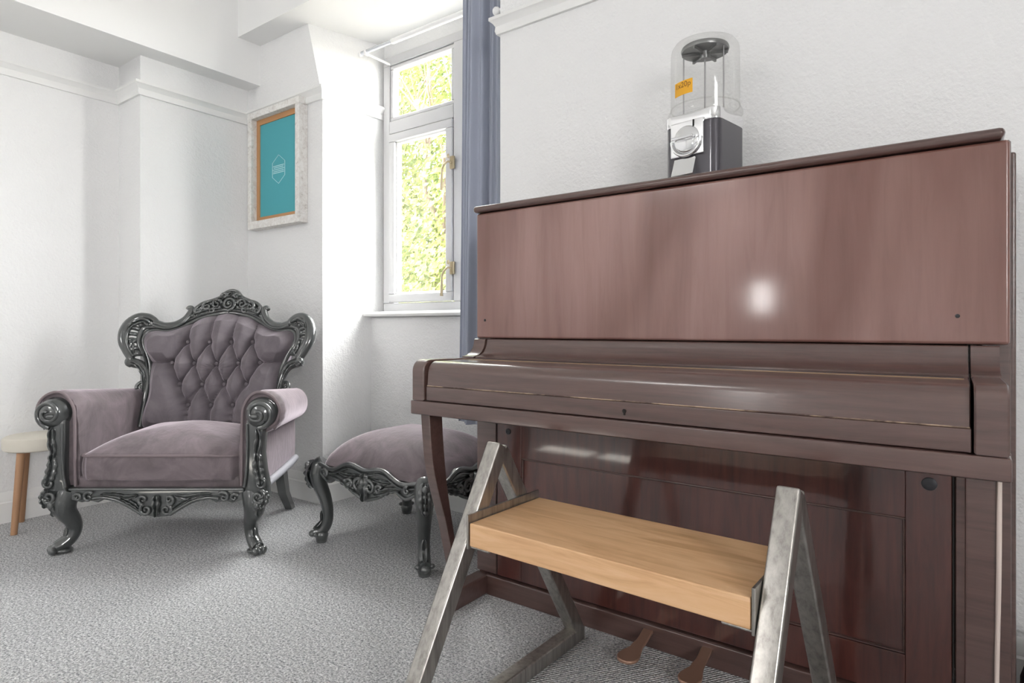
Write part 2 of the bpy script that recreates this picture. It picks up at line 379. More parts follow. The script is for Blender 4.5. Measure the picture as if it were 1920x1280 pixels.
# the window in the recess: frame, sashes, panes, sill, catches
wz0, wz1, wx0, wx1, wy = 0.985, 2.405, -2.592, -1.478, 2.335
win = thing('window_1', 'tall white framed casement window with leafy tree outside', 'window', (-2.035, wy, 0)); win['kind'] = 'structure'
def lx(v): return v + 2.035
def rect_frame(mb, x0, x1, z0, z1, t, y0, y1, bev=0.004):
    for (a, b_, c_, d_) in ((x0, x1, z0, z0 + t), (x0, x1, z1 - t, z1), (x0, x0 + t, z0 + t, z1 - t), (x1 - t, x1, z0 + t, z1 - t)):
        mb.box(lx(a), lx(b_), y0, y1, c_, d_, bev, 1)
    return mb
MX0, MX1, TZ0, TZ1 = -2.066, -1.995, 1.972, 2.042
fr = rect_frame(MB(), wx0, wx1, wz0, wz1, 0.05, 0.0, 0.07)
fr.build('outer_frame', 'window_frame_paint', win)
MB().box(lx(MX0), lx(MX1), -0.004, 0.07, wz0 + 0.05, wz1 - 0.05, 0.004, 1).build('mullion', 'window_frame_paint', win)
for a_, b_ in ((wx0 + 0.05, MX0), (MX1, wx1 - 0.05)):
    MB().box(lx(a_), lx(b_), -0.002, 0.068, TZ0, TZ1, 0.004, 1).build('transom', 'window_frame_paint', win)
    s1 = rect_frame(MB(), a_ + 0.004, b_ - 0.004, wz0 + 0.054, TZ0 - 0.004, 0.045, -0.012, 0.05, 0.005).build('casement_sash', 'window_frame_paint', win)
    rect_frame(MB(), a_ + 0.047, b_ - 0.047, wz0 + 0.097, TZ0 - 0.047, 0.012, 0.006, 0.03, 0.002).build('glazing_bead', 'gap_dark' if False else 'trim_paint', s1)
    MB().box(lx(a_ + 0.05), lx(b_ - 0.05), 0.018, 0.024, wz0 + 0.1, TZ0 - 0.05).build('pane', 'window_glass', s1)
    s2 = rect_frame(MB(), a_ + 0.002, b_ - 0.002, TZ1 + 0.002, wz1 - 0.052, 0.022, 0.006, 0.05, 0.004).build('fanlight_frame', 'window_frame_paint', win)
    MB().box(lx(a_ + 0.02), lx(b_ - 0.02), 0.026, 0.032, TZ1 + 0.02, wz1 - 0.07).build('pane', 'window_glass', s2)
for zc in (1.735, 1.20):
    h = MB().box(lx(-2.075), lx(-2.045), -0.026, -0.010, zc - 0.03, zc + 0.035, 0.004, 1)
    h.tube([(lx(-2.062), -0.02, zc), (lx(-2.068), -0.045, zc + 0.004), (lx(-2.085), -0.055, zc - 0.015), (lx(-2.096), -0.055, zc - 0.04)], 0.0055, 8)
    h.tube([(lx(-2.096), -0.055, zc - 0.035), (lx(-2.100), -0.055, zc - 0.14)], [0.005, 0.008], 8)
    h.ball((lx(-2.064), -0.045, zc + 0.03), (0.007, 0.007, 0.012), 8)
    h.build('casement_catch', 'brass', win)
sl = MB().prism([(-0.115, 0.958), (-0.128, 0.962), (-0.132, 0.972), (-0.126, 0.982), (-0.11, 0.986), (0.03, 0.990), (0.03, 0.956)], 0, lx(-2.607), lx(-1.478))
sl.build('window_sill', 'trim_paint', win)

# ------------------------------------------------------------------ armchair
CH = Vector((math.cos(HEAD), math.sin(HEAD), 0)); CF = Vector((-math.sin(HEAD), math.cos(HEAD), 0))
pos = CF * 2.44 - CH * 1.411
chair = thing('armchair', 'ornate black carved armchair with mauve velvet and deep buttoned back', 'armchair', (pos.x, pos.y, 0), HEAD)
def yb(x, z): return 0.47 + 0.34 * (z - 0.53) - 0.40 * x * x
def BP(p, off=0.0): return Vector((p[0], yb(p[0], p[1]) - off, p[1]))
def both(fn):
    for sgn in (-1, 1): fn(sgn)
# buttoned back
OUT = [(0, 0.975), (0.056, 0.968), (0.119, 0.951), (0.168, 0.928), (0.216, 0.902), (0.27, 0.886), (0.322, 0.888), (0.355, 0.878), (0.366, 0.850), (0.358, 0.81), (0.336, 0.769), (0.318, 0.726), (0.310, 0.684), (0.305, 0.632), (0.300, 0.58), (0.298, 0.44), (0.15, 0.43), (0, 0.43)]
half = [Vector((x, 0, z)) for x, z in OUT]
loop = smooth(half, 150); loop = loop + [Vector((-p.x, 0, p.z)) for p in loop[-2:0:-1]]
BUT = [(-.156, .830), (-.052, .830), (.052, .830), (.156, .830), (-.21, .733), (-.105, .730), (0, .728), (.105, .730), (.21, .733), (-.157, .633), (-.052, .632), (.052, .632), (.157, .633), (-.105, .538), (0, .536), (.105, .538)]
SEGS = []
for i, a_ in enumerate(BUT):
    for b_ in BUT[i + 1:]:
        dx, dz = abs(a_[0] - b_[0]), abs(a_[1] - b_[1])
        if 0.03 < dx < 0.08 and 0.06 < dz < 0.13: SEGS.append((a_, b_))
for x in (-.156, -.052, .052, .156): SEGS.append(((x, .830), (x * 1.06, .99)))
for sg in (-1, 1):
    SEGS.append(((sg * .21, .733), (sg * .36, .735)))
for x in (-.105, 0, .105): SEGS.append(((x, .538), (x, .42)))
def seg_d(p, a_, b_):
    ax, az = a_; bx, bz = b_; dx, dz = bx - ax, bz - az
    t = max(0, min(1, ((p[0] - ax) * dx + (p[1] - az) * dz) / (dx * dx + dz * dz)))
    return math.hypot(p[0] - ax - t * dx, p[1] - az - t * dz)
def puff(x, z):
    d = min(seg_d((x, z), *s_) for s_ in SEGS); db = min(math.hypot(x - q[0], z - q[1]) for q in BUT)
    h = 0.054 * min(1, d / 0.050) ** 0.46
    wr = 0.0016 * math.sin(9 * math.atan2(z - 0.7, x) * 3) * math.exp(-db / 0.05)
    return h - 0.030 * math.exp(-(db / 0.016) ** 2) + wr
ctr = Vector((0, 0, 0.70)); NL, NR = len(loop), 120
mbk = MB()
def bfn(u, v):
    q = loop[int(round(u * NL)) % NL]; r = v ** 0.8; p = ctr + (q - ctr) * r
    e = min(1, (1 - r) * 7)
    hh = 0.012 + 0.5 * 0.04 * math.sqrt(max(0, e)) + puff(p.x, p.z) * (0.2 + 0.8 * e) + 0.030 * (1 - r * r)
    return (p.x, yb(p.x, p.z) - hh, p.z)
mbk.grid(bfn, NL, NR, True)
back = mbk.build('buttoned_back', 'velvet_back', chair, 180)
bt = None
for q in BUT:
    o = MB().ball((0, 0, 0), (0.009, 0.006, 0.009), 10).build('button', 'velvet_back', back) if bt is None else bt.copy()
    if bt is None: bt = o
    else: C.objects.link(o)
    o.location = (q[0], yb(*q) - 0.042 - 0.03 * (1 - ((q[0] / .33) ** 2 + ((q[1] - .7) / .27) ** 2) * .9), q[1])
# back shell behind the upholstery
mbs = MB()
mbs.grid(lambda u, v: (lambda p: (p.x, yb(p.x, p.z) + (0.045 if v > 0.5 else 0.0) , p.z))(ctr + (loop[int(round(u * NL)) % NL] - ctr) * (1.0 if 0.2 < v < 0.9 else 0.02)), NL, 4, True)
mbs.build('back_panel', 'velvet_back', chair, 40)
# carved frame round the back
fr = MB()
inn = smooth([BP((p.x, p.z), 0.028) for p in half[:14]], 80)
fr.tube(inn, 0.0105, 8); fr.tube([Vector((-p.x, p.y, p.z)) for p in inn], 0.0105, 8)
inn2 = smooth([BP((p.x * 1.035, p.z + 0.014 * (1 if p.z > .86 else 0)), 0.036) for p in half[:14]], 80)
fr.tube(inn2, 0.006, 6); fr.tube([Vector((-p.x, p.y, p.z)) for p in inn2], 0.006, 6)
fr.build('inner_moulding', 'black_lacquer', chair, 60)
def ear(sg):
    mb = MB(); P = lambda x, z, o=0.03: BP((sg * x, z), o)
    rim = smooth([P(x, z) for x, z in [(.322, .925), (.345, .943), (.368, .951), (.405, .948), (.437, .917), (.449, .874), (.442, .829), (.421, .790), (.402, .757), (.407, .735), (.392, .722)]], 50)
    mb.tube(rim, [0.013 + 0.011 * math.sin(PI * i / 50) for i in range(51)], 10, 1.0)
    mb.tube(smooth([P(x, z, .045) for x, z in [(.345, .925), (.375, .932), (.405, .922), (.425, .890), (.428, .850), (.412, .805), (.385, .765)]], 40), 0.0065, 8)
    mb.tube(smooth([P(x, z) for x, z in [(.335, .905), (.372, .898), (.385, .865), (.377, .815), (.352, .775)]], 40), [0.011] * 41, 8)
    for (x, z, r) in [(.405, .925, .015), (.384, .912, .012), (.408, .832, .015), (.404, .780, .013), (.427, .895, .010), (.372, .925, .014), (.402, .868, .009), (.392, .800, .010)]:
        mb.ball(P(x, z, .036), (r, .012, r), 10)
    for (xa, za, xb, zb, r) in [(.378, .885, .436, .900, .012), (.385, .862, .44, .868, .010), (.380, .832, .436, .838, .013), (.368, .800, .420, .792, .013), (.352, .900, .385, .945, .014), (.355, .775, .405, .765, .013)]:
        mb.tube(smooth([P(xa, za, .02), P((xa + xb) / 2, (za + zb) / 2 + .006, .036), P(xb, zb, .02)], 8), r, 8)
    mb.leaf([P(.345, .92, .05), P(.375, .935, .055), P(.41, .92, .055), P(.42, .90, .05)], 0.016, (0, -1, 0), 0.014, 4)
    mb.leaf([P(.40, .845, .05), P(.40, .815, .05), P(.385, .775, .05)], 0.014, (0, -1, 0), 0.012, 3)
    mb.build('ear_scroll', 'black_lacquer', chair, 60)
    mb = MB()
    st = smooth([P(x, z, .025) for x, z in [(.412, .742), (.385, .732), (.357, .722), (.333, .698), (.318, .658), (.312, .616), (.312, .56), (.312, .44)]], 50)
    mb.tube(st, [0.018 + 0.006 * math.cos(i / 50 * PI) for i in range(51)], 10)
    mb.leaf([P(.39, .738, .05), P(.355, .718, .052), P(.328, .67, .05), P(.316, .60, .048)], 0.011, (0, -1, 0), 0.010, 5)
    sp = spiral((.338, .625), 0.022, 1.2, -0.6, 1)
    mb.tube([P(x, z, .02) for x, z in sp], [0.009 - 0.004 * i / 34 for i in range(35)], 8)
    mb.build('back_stile', 'black_lacquer', chair, 60)
    mb = MB()
    rl = smooth([P(x, z, .028) for x, z in [(.335, .925), (.318, .918), (.283, .908), (.239, .914), (.203, .938), (.185, .968), (.180, .990), (.192, .998), (.200, .988)]], 50)
    mb.tube(rl, [0.019 - 0.008 * abs(i / 50 - .3) - 0.008 * max(0, i / 50 - .7) for i in range(51)], 10)
    rl2 = smooth([P(x, z, .045) for x, z in [(.33, .912), (.283, .897), (.236, .903), (.198, .926), (.175, .955)]], 40)
    mb.tube(rl2, 0.006, 8)
    mb.build('top_rail', 'black_lacquer', chair, 60)
both(ear)
cr = MB()
cpts = [(-.168, .962), (-.162, .995), (-.132, 1.022), (-.09, 1.036), (-.055, 1.052), (-.028, 1.077), (0, 1.086), (.028, 1.077), (.055, 1.052), (.09, 1.036), (.132, 1.022), (.162, .995), (.168, .962)]
bott = [(.10, .962), (.05, .975), (0, .98), (-.05, .975), (-.10, .962)]
pl = [BP((x * .95, z - .008), 0.012) for x, z in cpts + bott]
n_ = len(pl); cr.add(pl + [p + Vector((0, 0.03, 0)) for p in pl], [tuple(range(n_)), tuple(range(2 * n_ - 1, n_ - 1, -1))] + [(i, (i + 1) % n_, n_ + (i + 1) % n_, n_ + i) for i in range(n_)])
cr.tube(smooth([BP(p, 0.025) for p in cpts], 80), 0.0095, 8)
crest = cr.build('carved_crest', 'black_lacquer', chair, 60)
co = MB()
sp = spiral((-.002, 1.018), 0.034, 1.9, -PI / 2, 1, 0.1, 50)
co.tube([BP(p, .042) for p in sp], [0.0085 - 0.004 * i / 50 for i in range(51)], 8)
co.ball(BP((-.002, 1.018), .045), (.009, .009, .009), 8)
co.build('crest_rosette', 'black_lacquer', crest, 60)
def crest_side(sg):
    mb = MB(); P = lambda x, z, o=.038: BP((sg * x, z), o)
    for c_, r_, tn, a0, d_ in [((.064, 1.018), .026, 1.4, PI, -1), ((.108, 1.006), .022, 1.3, PI * .6, -1), ((.03, 1.058), .015, 1.2, 0, 1), ((.146, .985), .017, 1.2, 1, -1), ((.082, .985), .013, 1.1, 2, 1)]:
        mb.tube([P(*q) for q in spiral(c_, r_, tn, a0, d_)], [0.0085 - 0.0042 * i / 34 for i in range(35)], 8)
    mb.leaf([P(.03, .99), P(.07, .988), P(.11, .982), P(.155, .965)], 0.013, (0, -1, 0), 0.013, 6)
    mb.leaf([P(.035, 1.05), P(.06, 1.042), P(.095, 1.026), P(.13, 1.01)], 0.012, (0, -1, 0), 0.014, 5)
    mb.leaf([P(.0, 1.075), P(.014, 1.064), P(.034, 1.05)], 0.012, (0, -1, 0), 0.012, 3)
    for x, z in [(.045, 1.0), (.09, 1.018), (.128, .992), (.052, 1.036), (.016, 1.06), (.125, 1.008), (.17, .958)]:
        mb.ball(P(x, z), (.008, .009, .008), 8)
    mb.build('crest_scrollwork', 'black_lacquer', crest, 60)
both(crest_side)

# arms
def arm(sg):
    # cross-section in (x, z): inner face, roll, outer face; sgn mirrors it; swept front to back, arm splays a little
    cxr, czr, R = 0.412, 0.565, 0.086
    sec = [(0.318, 0.27), (0.318, 0.40), (0.320, 0.50)]
    for i in range(0, 17):
        a = math.radians(168 - i * (168 + 118) / 16)
        sec.append((cxr + R * math.cos(a), czr + R * math.sin(a)))
    sec += [(0.395, 0.478), (0.402, 0.44), (0.405, 0.36), (0.400, 0.27)]
    sec = smooth([Vector((x, 0, z)) for x, z in sec], 60)
    mb = MB(); ny = 26
    def fn(u, v):
        q = sec[int(round(u * 60))]; y = -0.005 + v * 0.475
        rd = 1 - 0.10 * max(0, (0.06 - v) / 0.06) ** 2
        x = 0.36 + (q.x - 0.36) * (rd if q.z > .45 else 1)
        x = 0.32 + (x - 0.32) * (1 - 0.36 * v)
        z = (0.45 + (q.z - 0.45) * (1 - 0.20 * v) if q.z > 0.45 else q.z) - 0.012 * max(0, (0.05 - v) / 0.05) * (1 if q.z > .5 else 0)
        # gathered pleats at the front of the roll
        if q.z > 0.5: x += 0.0022 * math.sin(u * 120) * math.exp(-v * 9); z += 0.0022 * math.cos(u * 120) * math.exp(-v * 9)
        return (sg * x, y, z)
    mb.grid(fn, 61, ny)
    k0 = [tuple(fn(i / 60, 0)) for i in range(61)]; k1 = [tuple(fn(i / 60, 1)) for i in range(61)]
    mb.add(k0, [tuple(range(61))]); mb.add(k1, [tuple(range(60, -1, -1))])
    a_ = mb.build('arm', 'velvet', chair, 60)
    pp = MB().tube(smooth([(sg * x, -0.012, z) for x, z in [(.330, .27), (.333, .40), (.334, .52), (.340, .585), (.372, .632), (.412, .642), (.458, .622), (.484, .575), (.470, .525), (.445, .505)]], 50), 0.006, 8)
    pp.build('piping', 'velvet_piping', a_, 60)
    # carved front: scroll boss, stile, knee, leg
    st = MB()
    prof = [(-.036, .535), (-.030, .46), (-.026, .40), (-.034, .33), (-.046, .27), (-.044, .215), (.040, .215), (.044, .25), (.034, .30), (.034, .40), (.036, .535)]
    st.prism([(sg * (0.395 + 0.0 + p[0] * -1), p[1]) for p in prof], 1, -0.035, 0.02, 0.008, 2)
    stile = st.build('arm_stile', 'black_lacquer', chair, 60)
    cv = MB()
    F_ = lambda x, z, o=0.04: Vector((sg * x, -o, z))
    cv.leaf([F_(.405, .50), F_(.41, .46), F_(.402, .41), F_(.405, .37)], 0.016, (0, -1, 0), 0.016, 3)
    cv.leaf([F_(.408, .40, .036), F_(.405, .355, .04), F_(.415, .31, .042), F_(.422, .28, .04)], 0.022, (0, -1, 0), 0.018, 5)
    cv.tube([F_(x, z, .04) for x, z in spiral((.418, .285), .024, 1.4, 2.0, -1)], [0.008 - .004 * i / 34 for i in range(35)], 8)
    cv.tube([F_(x, z, .045) for x, z in spiral((.412, .232), .030, 1.5, 1.2, -1)], [0.009 - .004 * i / 34 for i in range(35)], 8)
    cv.leaf([F_(.432, .255, .04), F_(.436, .225, .045), F_(.424, .19, .045)], 0.018, (0, -1, 0), 0.018, 4)
    cv.tube(smooth([F_(x, z, .036) for x, z in [(.365, .52), (.366, .42), (.362, .33), (.352, .27)]], 30), 0.006, 8)
    cv.ball(F_(.405, .2, .045), (.014, .012, .016), 8)
    cv.build('stile_carving', 'black_lacquer', stile, 60)
    sc = MB().lathe([(0.0, 0.052), (0.018, 0.050), (0.036, 0.044), (0.054, 0.030), (0.062, 0.012), (0.064, 0.0)], (sg * .412, -0.005, .560), 28, 'Y')
    boss = sc.build('arm_scroll', 'black_lacquer', chair, 60)
    s2 = MB()
    sp2 = spiral((.412, .560), .055, 1.6, -PI / 2, 1, 0.15, 50)
    s2.tube([Vector((sg * x, -0.036 - 0.030 * (1 - math.hypot(x - .412, z - .56) / .06), z)) for x, z in sp2], [0.0105 - .004 * i / 50 for i in range(51)], 8)
    s2.ball((sg * .40, -0.055, .552), (.018, .012, .010), 10)
    s2.leaf([F_(.44, .535, .045), F_(.43, .52, .04), F_(.405, .51, .04)], .012, (0, -1, 0), .012, 3)
    s2.build('scroll_volute', 'black_lacquer', boss, 60)
    # cabriole leg, toe turned out diagonally
    mb = MB(); D = Vector((sg * .72, -.69, 0)).normalized(); base = Vector((sg * .378, 0.0, 0))
    pts = [(-.012, .245, .046), (.004, .205, .045), (.000, .165, .039), (-.022, .125, .031), (-.030, .09, .026), (-.018, .058, .025), (.010, .035, .027), (.034, .026, .024)]
    pth = smooth([base + D * d_ + Vector((0, 0, z)) for d_, z, r in pts], 36)
    rr = [lin([p[2] for p in pts], i / 36) for i in range(37)]
    mb.tube(pth, rr, 14)
    cw = D.cross(Vector((0, 0, 1)))
    mb.tube([base + D * (.008 + 0.030 * math.cos(a) ) + Vector((0, 0, .024 + .016 * math.sin(a))) for a in [math.radians(t) for t in range(150, -140, -20)]], 0.014, 8)
    for s_ in (-1, 0, 1): mb.ball(base + D * .046 + cw * (s_ * .017) + Vector((0, 0, .018)), (.014, .014, .016), 10)
    mb.ball(base + D * .006 + Vector((0, 0, .012)), (.032, .032, .012), 12)
    leg = mb.build('leg', 'black_lacquer', chair, 60)
    mb = MB()
    mb.leaf([base + D * .03 + Vector((0, 0, .245)), base + D * .048 + Vector((0, 0, .20)), base + D * .036 + Vector((0, 0, .15))], .026, D, .014, 4)
    mb.build('knee_leaf', 'black_lacquer', leg, 60); mb = MB()
    mb.leaf([base + D * -.003 + Vector((0, 0, .10)), base + D * .008 + Vector((0, 0, .065)), base + D * .035 + Vector((0, 0, .045))], .014, D + Vector((0, 0, .8)), .010, 2)
    mb.build('foot_leaf', 'black_lacquer', leg, 60)
    # rear leg: plain, raked
    mb = MB(); x0, y0 = sg * 0.30, 0.56
    q0 = [(x0 - .022, .44), (x0 + .022, .44), (x0 + .022, .495), (x0 - .022, .495)]
    q1 = [(x0 - .017 + sg * .005, .575), (x0 + .017 + sg * .005, .575), (x0 + .017 + sg * .005, .615), (x0 - .017 + sg * .005, .615)]
    mb.add([(x, y, .26) for x, y in q0] + [((a_[0] + b_[0]) / 2, a_[1] * .45 + b_[1] * .55 - .02, .10) for a_, b_ in zip(q0, q1)] + [(x, y, 0) for x, y in q1],
           [(0, 1, 2, 3), (8, 11, 10, 9)] + [(r * 4 + i, r * 4 + (i + 1) % 4, r * 4 + 4 + (i + 1) % 4, r * 4 + 4 + i) for r in (0, 1) for i in range(4)])
    mb.build('leg', 'black_lacquer', chair, 20)
    # outside welt along the foot of the arm
    MB().tube(smooth([(sg * .41, 0.02, .262), (sg * .400, .2, .268), (sg * .388, .36, .275), (sg * .375, .47, .28)], 20), 0.016, 8, 1.0).build('side_welt', 'pale_welt', chair, 60)
both(arm)
# seat
sb = MB().box(-0.345, 0.345, -0.005, 0.50, 0.255, 0.305, 0.012)
sb.build('seat_deck', 'velvet', chair, 60)
def cush(u, v):
    # superellipse plan, crowned top; v runs from bottom centre over the side to top centre
    a = 2 * PI * u
    e = 0.22
    def se(c_): return math.copysign(abs(c_) ** e, c_)
    if v < 0.3: r = v / 0.3; z = 0.295
    elif v < 0.62: r = 1.0; z = 0.295 + (v - 0.3) / 0.32 * 0.100
    else: r = 1 - (v - 0.62) / 0.38; z = 0.395 + 0.085 * (1 - r ** 2.2)
    bulge = 1.0
    if 0.3 <= v < 0.62: bulge = 1 + 0.02 * math.sin((v - 0.3) / 0.32 * PI)
    x, y = 0.318 * se(math.cos(a)) * r * bulge, 0.215 * se(math.sin(a)) * r * bulge
    z += 0.004 * math.sin(x * 26 + 1) * (1 if v > .55 else 0) * (1 - r) - 0.02 * (x / .318) ** 4 * (1 if v > .3 else 0) * (0.4)
    y += (0.0025 * math.sin(x * 150 + 2 * math.sin(x * 40)) if (0.32 < v < 0.66 and y < 0) else 0)
    z += 0.045 * (y + .215) * (1 if v > .5 else 0)
    return (x, 0.195 + y - 0.016 * math.cos(x / .318 * 1.4) * (1 if y < 0 else 0) * r, z)
cmesh = MB().grid(cush, 200, 56, True); cu = cmesh.build('seat_cushion', 'velvet', chair, 70)
pp = [Vector(cush(i / 200, 0.615)) for i in range(200)]; cc_ = Vector((0, .195, .40))
MB().tube([p + (p - cc_) * 0.008 for p in pp] + [pp[0] + (pp[0] - cc_) * 0.008], 0.0055, 8, caps=False).build('piping', 'velvet_piping', cu, 60)
# carved apron
ap = MB()
prof = [(-.345, .262), (-.345, .215), (-.30, .205), (-.27, .212), (-.235, .205), (-.20, .222), (-.15, .216), (-.11, .196), (-.07, .165), (-.03, .15), (0, .146)]
prof = prof + [(-x, z) for x, z in prof[-2::-1]]
ap.prism(prof, 1, -0.022, 0.01, 0.004, 1)
apron = ap.build('apron', 'black_lacquer', chair, 50)
def apron_side(sg):
    mb = MB(); P = lambda x, z, o=.028: Vector((sg * x, -o, z))
    for c_, r_, tn, a0, d_ in [((.040, .178), .024, 1.4, 1.2, -1), ((.052, .218), .020, 1.2, -1.5, 1), ((.268, .228), .022, 1.2, 2.4, -1), ((.31, .226), .016, 1.1, .5, 1)]:
        mb.tube([P(*q) for q in spiral(c_, r_, tn, a0, d_)], [0.008 - .004 * i / 34 for i in range(35)], 8)
    mb.tube(smooth([P(.055, .160), P(.10, .188), P(.15, .214), P(.21, .226), P(.25, .222)], 30), [0.007] * 31, 8)
    mb.leaf([P(.075, .235), P(.12, .226), P(.17, .235), P(.22, .24)], .012, (0, -1, 0), .012, 5)
    mb.leaf([P(.065, .18), P(.10, .205), P(.14, .225)], .011, (0, -1, 0), .012, 4)
    mb.tube([P(.0, .258, .024), P(.345, .258, .024)], 0.006, 8)
    mb.build('apron_scrollwork', 'black_lacquer', apron, 60)
both(apron_side)
MB().leaf([(0, -.03, .235), (0, -.034, .20), (0, -.03, .15)], .016, (0, -1, 0), .018, 3).build('apron_shell', 'black_lacquer', apron, 60)

# ------------------------------------------------------------------ ottoman
ot = thing('ottoman', 'carved black ottoman with mauve velvet cushion standing by the window', 'ottoman', (-1.855, 1.845, 0))
OX, OY = 0.315, 0.262
def wave(t): return 0.352 - 0.030 * math.cos(2 * PI * t) * 0.5 + 0.010 * math.cos(6 * PI * t) - 0.012     # frame top line along one side, t in 0..1
def ocush(u, v):
    a = 2 * PI * u; e = 0.22
    se = lambda c_: math.copysign(abs(c_) ** e, c_)
    r = 1 - v; k = max(0, 1 - r ** 2.3) ** 0.72; q_ = 0.12 * r ** .5 + .88 * r
    x, y = (OX - .006) * se(math.cos(a)) * q_, (OY - .006) * se(math.sin(a)) * q_
    return (x, y, 0.330 + 0.150 * k)
MB().grid(ocush, 96, 28, True).build('cushion', 'velvet', ot, 80)
MB().box(-OX + .03, OX - .03, -OY + .03, OY - .03, 0.30, 0.345, 0.01).build('seat_frame', 'black_lacquer', ot)
def oapron(nrm, along, half_w, dist):
    nrm, along = Vector(nrm), Vector(along); n = 40; V = []
    def P(s, z, o=0): return nrm * (dist + o) + along * s + Vector((0, 0, z))
    def low(t): return 0.285 - 0.055 * math.exp(-((t - .5) / .16) ** 2) + 0.016 * math.cos(8 * PI * t) * (1 - math.exp(-((t - .5) / .2) ** 2)) 
    top = [P((i / n * 2 - 1) * half_w, wave(i / n)) for i in range(n + 1)]; bot = [P((i / n * 2 - 1) * half_w, low(i / n)) for i in range(n + 1)]
    mb = MB(); th = nrm * -0.03
    V = top + bot + [p + th for p in top] + [p + th for p in bot]; m_ = n + 1
    Fc = []
    for i in range(n):
        Fc += [(i, i + 1, m_ + i + 1, m_ + i), (2 * m_ + i, 3 * m_ + i, 3 * m_ + i + 1, 2 * m_ + i + 1), (i, 2 * m_ + i, 2 * m_ + i + 1, i + 1), (m_ + i, m_ + i + 1, 3 * m_ + i + 1, 3 * m_ + i)]
    Fc += [(0, m_, 3 * m_, 2 * m_), (n, 2 * m_ + n, 3 * m_ + n, m_ + n)]
    mb.add(V, Fc); a_ = mb.build('apron', 'black_lacquer', ot, 50)
    mb = MB()
    mb.tube([p + nrm * .006 for p in top], 0.0085, 8); mb.tube([p + nrm * .005 - Vector((0, 0, .018)) for p in top], 0.005, 6)
    mb.tube([p + nrm * .004 for p in bot], 0.007, 8)
    for sg in (-1, 1):
        Q = lambda s, z, o=.012: P(sg * s, z, o)
        for c_, r_, tn, a0, d_ in [((.034, .285), .027, 1.4, 2.2, -1), ((.085, .282), .020, 1.3, .5, 1), ((half_w * .80, .303), .016, 1.2, 1, 1)]:
            mb.tube([Q(*q) for q in spiral(c_, r_, tn, a0, d_)], [0.0085 - .004 * i / 34 for i in range(35)], 8)
        mb.leaf([Q(.06, .262), Q(.10, .275), Q(.15, .292), Q(.20, .300)], .015, nrm, .016, 5)
        mb.leaf([Q(.05, .318), Q(.10, .312), Q(.15, .318)], .010, nrm, .012, 4)
    mb.leaf([P(0, .335, .008), P(0, .29, .018), P(0, .225, .008)], .026, nrm, .022, 4)
    mb.ball(P(0, .30, .02), (.013, .013, .016), 10)
    mb.build('apron_carving', 'black_lacquer', a_, 60)
oapron((0, -1, 0), (1, 0, 0), OX - .02, OY); oapron((0, 1, 0), (-1, 0, 0), OX - .02, OY)
oapron((1, 0, 0), (0, 1, 0), OY - .02, OX); oapron((-1, 0, 0), (0, -1, 0), OY - .02, OX)
for sx in (-1, 1):
    for sy in (-1, 1):
        D = Vector((sx * .75, sy * .66, 0)).normalized(); base = Vector((sx * (OX - .012), sy * (OY - .012), 0)); mb = MB()
        pts = [(-.02, .338, .030), (.000, .318, .038), (.010, .285, .038), (.000, .24, .031), (-.022, .18, .026), (-.032, .12, .023), (-.026, .075, .023), (-.004, .046, .024), (.022, .040, .021)]
        pth = smooth([base + D * d_ + Vector((0, 0, z)) for d_, z, r in pts], 40)
        mb.tube(pth, [lin([p[2] for p in pts], i / 40) for i in range(41)], 14)
        cw = D.cross(Vector((0, 0, 1)))
        mb.lathe([(0.0, 0.0), (.021, 0.0), (.024, .012), (.028, .03), (.024, .045), (.0, .055)], tuple(base + D * -.006), 14)
        mb.ball(base + D * .030 + Vector((0, 0, .036)), (.017, .017, .014), 10)
        for s_ in (-1, 1): mb.ball(base + D * .014 + cw * (s_ * .026) + Vector((0, 0, .040)), (.011, .011, .009), 8)
        lg = mb.build('leg', 'black_lacquer', ot, 60)
        mb = MB()
        mb.leaf([base + D * .03 + Vector((0, 0, .345)), base + D * .052 + Vector((0, 0, .29)), base + D * .03 + Vector((0, 0, .225))], .026, D, .020, 5)
        for zz, rr in ((.325, .014), (.30, .012), (.27, .010), (.245, .008)): mb.ball(base + D * .05 + Vector((0, 0, zz)), (rr, rr, rr), 8)
        mb.build('knee_carving', 'black_lacquer', lg, 60); mb = MB()
        mb.leaf([base + D * -.006 + Vector((0, 0, .13)), base + D * -.002 + Vector((0, 0, .09)), base + D * .028 + Vector((0, 0, .055))], .013, D, .010, 2)
        mb.build('foot_leaf', 'black_lacquer', lg, 60)

# ------------------------------------------------------------------ upright piano
PX, PY = -0.625, 1.63
pn = thing('upright_piano', 'worn reddish brown mahogany upright piano against the white wall', 'piano', (PX, PY, 0))
L0, R0 = -0.705, 0.700        # key bed ends; the case behind is a touch wider on the right
RC = 0.720
for a_, b_ in ((L0, L0 + .05), (RC - .05, RC)):
    MB().box(a_, b_, 0.004, 0.285, 0.0, 1.292, 0.004, 1).build('case_side', 'mahogany', pn)
MB().box(L0 + .05, R0 - .05, 0.25, 0.285, 0.05, 1.29).build('back_board', 'mahogany', pn)
MB().box(RC - .004, RC + .012, 0.06, 0.285, 0.02, 1.278, 0.005, 2).build('case_edge', 'mahogany', pn)
MB().box(RC - .03, RC + .024, 0.20, 0.27, 0.0, 0.045, 0.003, 1).build('back_foot', 'worn_wood', pn)
up_ = MB().box(L0 + .001, RC - .002, -0.012, 0.02, 0.864, 1.290, 0.008, 3).build('upper_panel', 'mahogany_panel', pn)
for x in (L0 + .04, R0 - .07): MB().ball((x, -0.013, 0.925), (.0045, .003, .0045), 8).build('screw', 'iron_dark', up_)
MB().box(L0 - .004, RC - .010, -0.026, 0.29, 1.292, 1.314, 0.010, 3).build('lid', 'mahogany', pn)
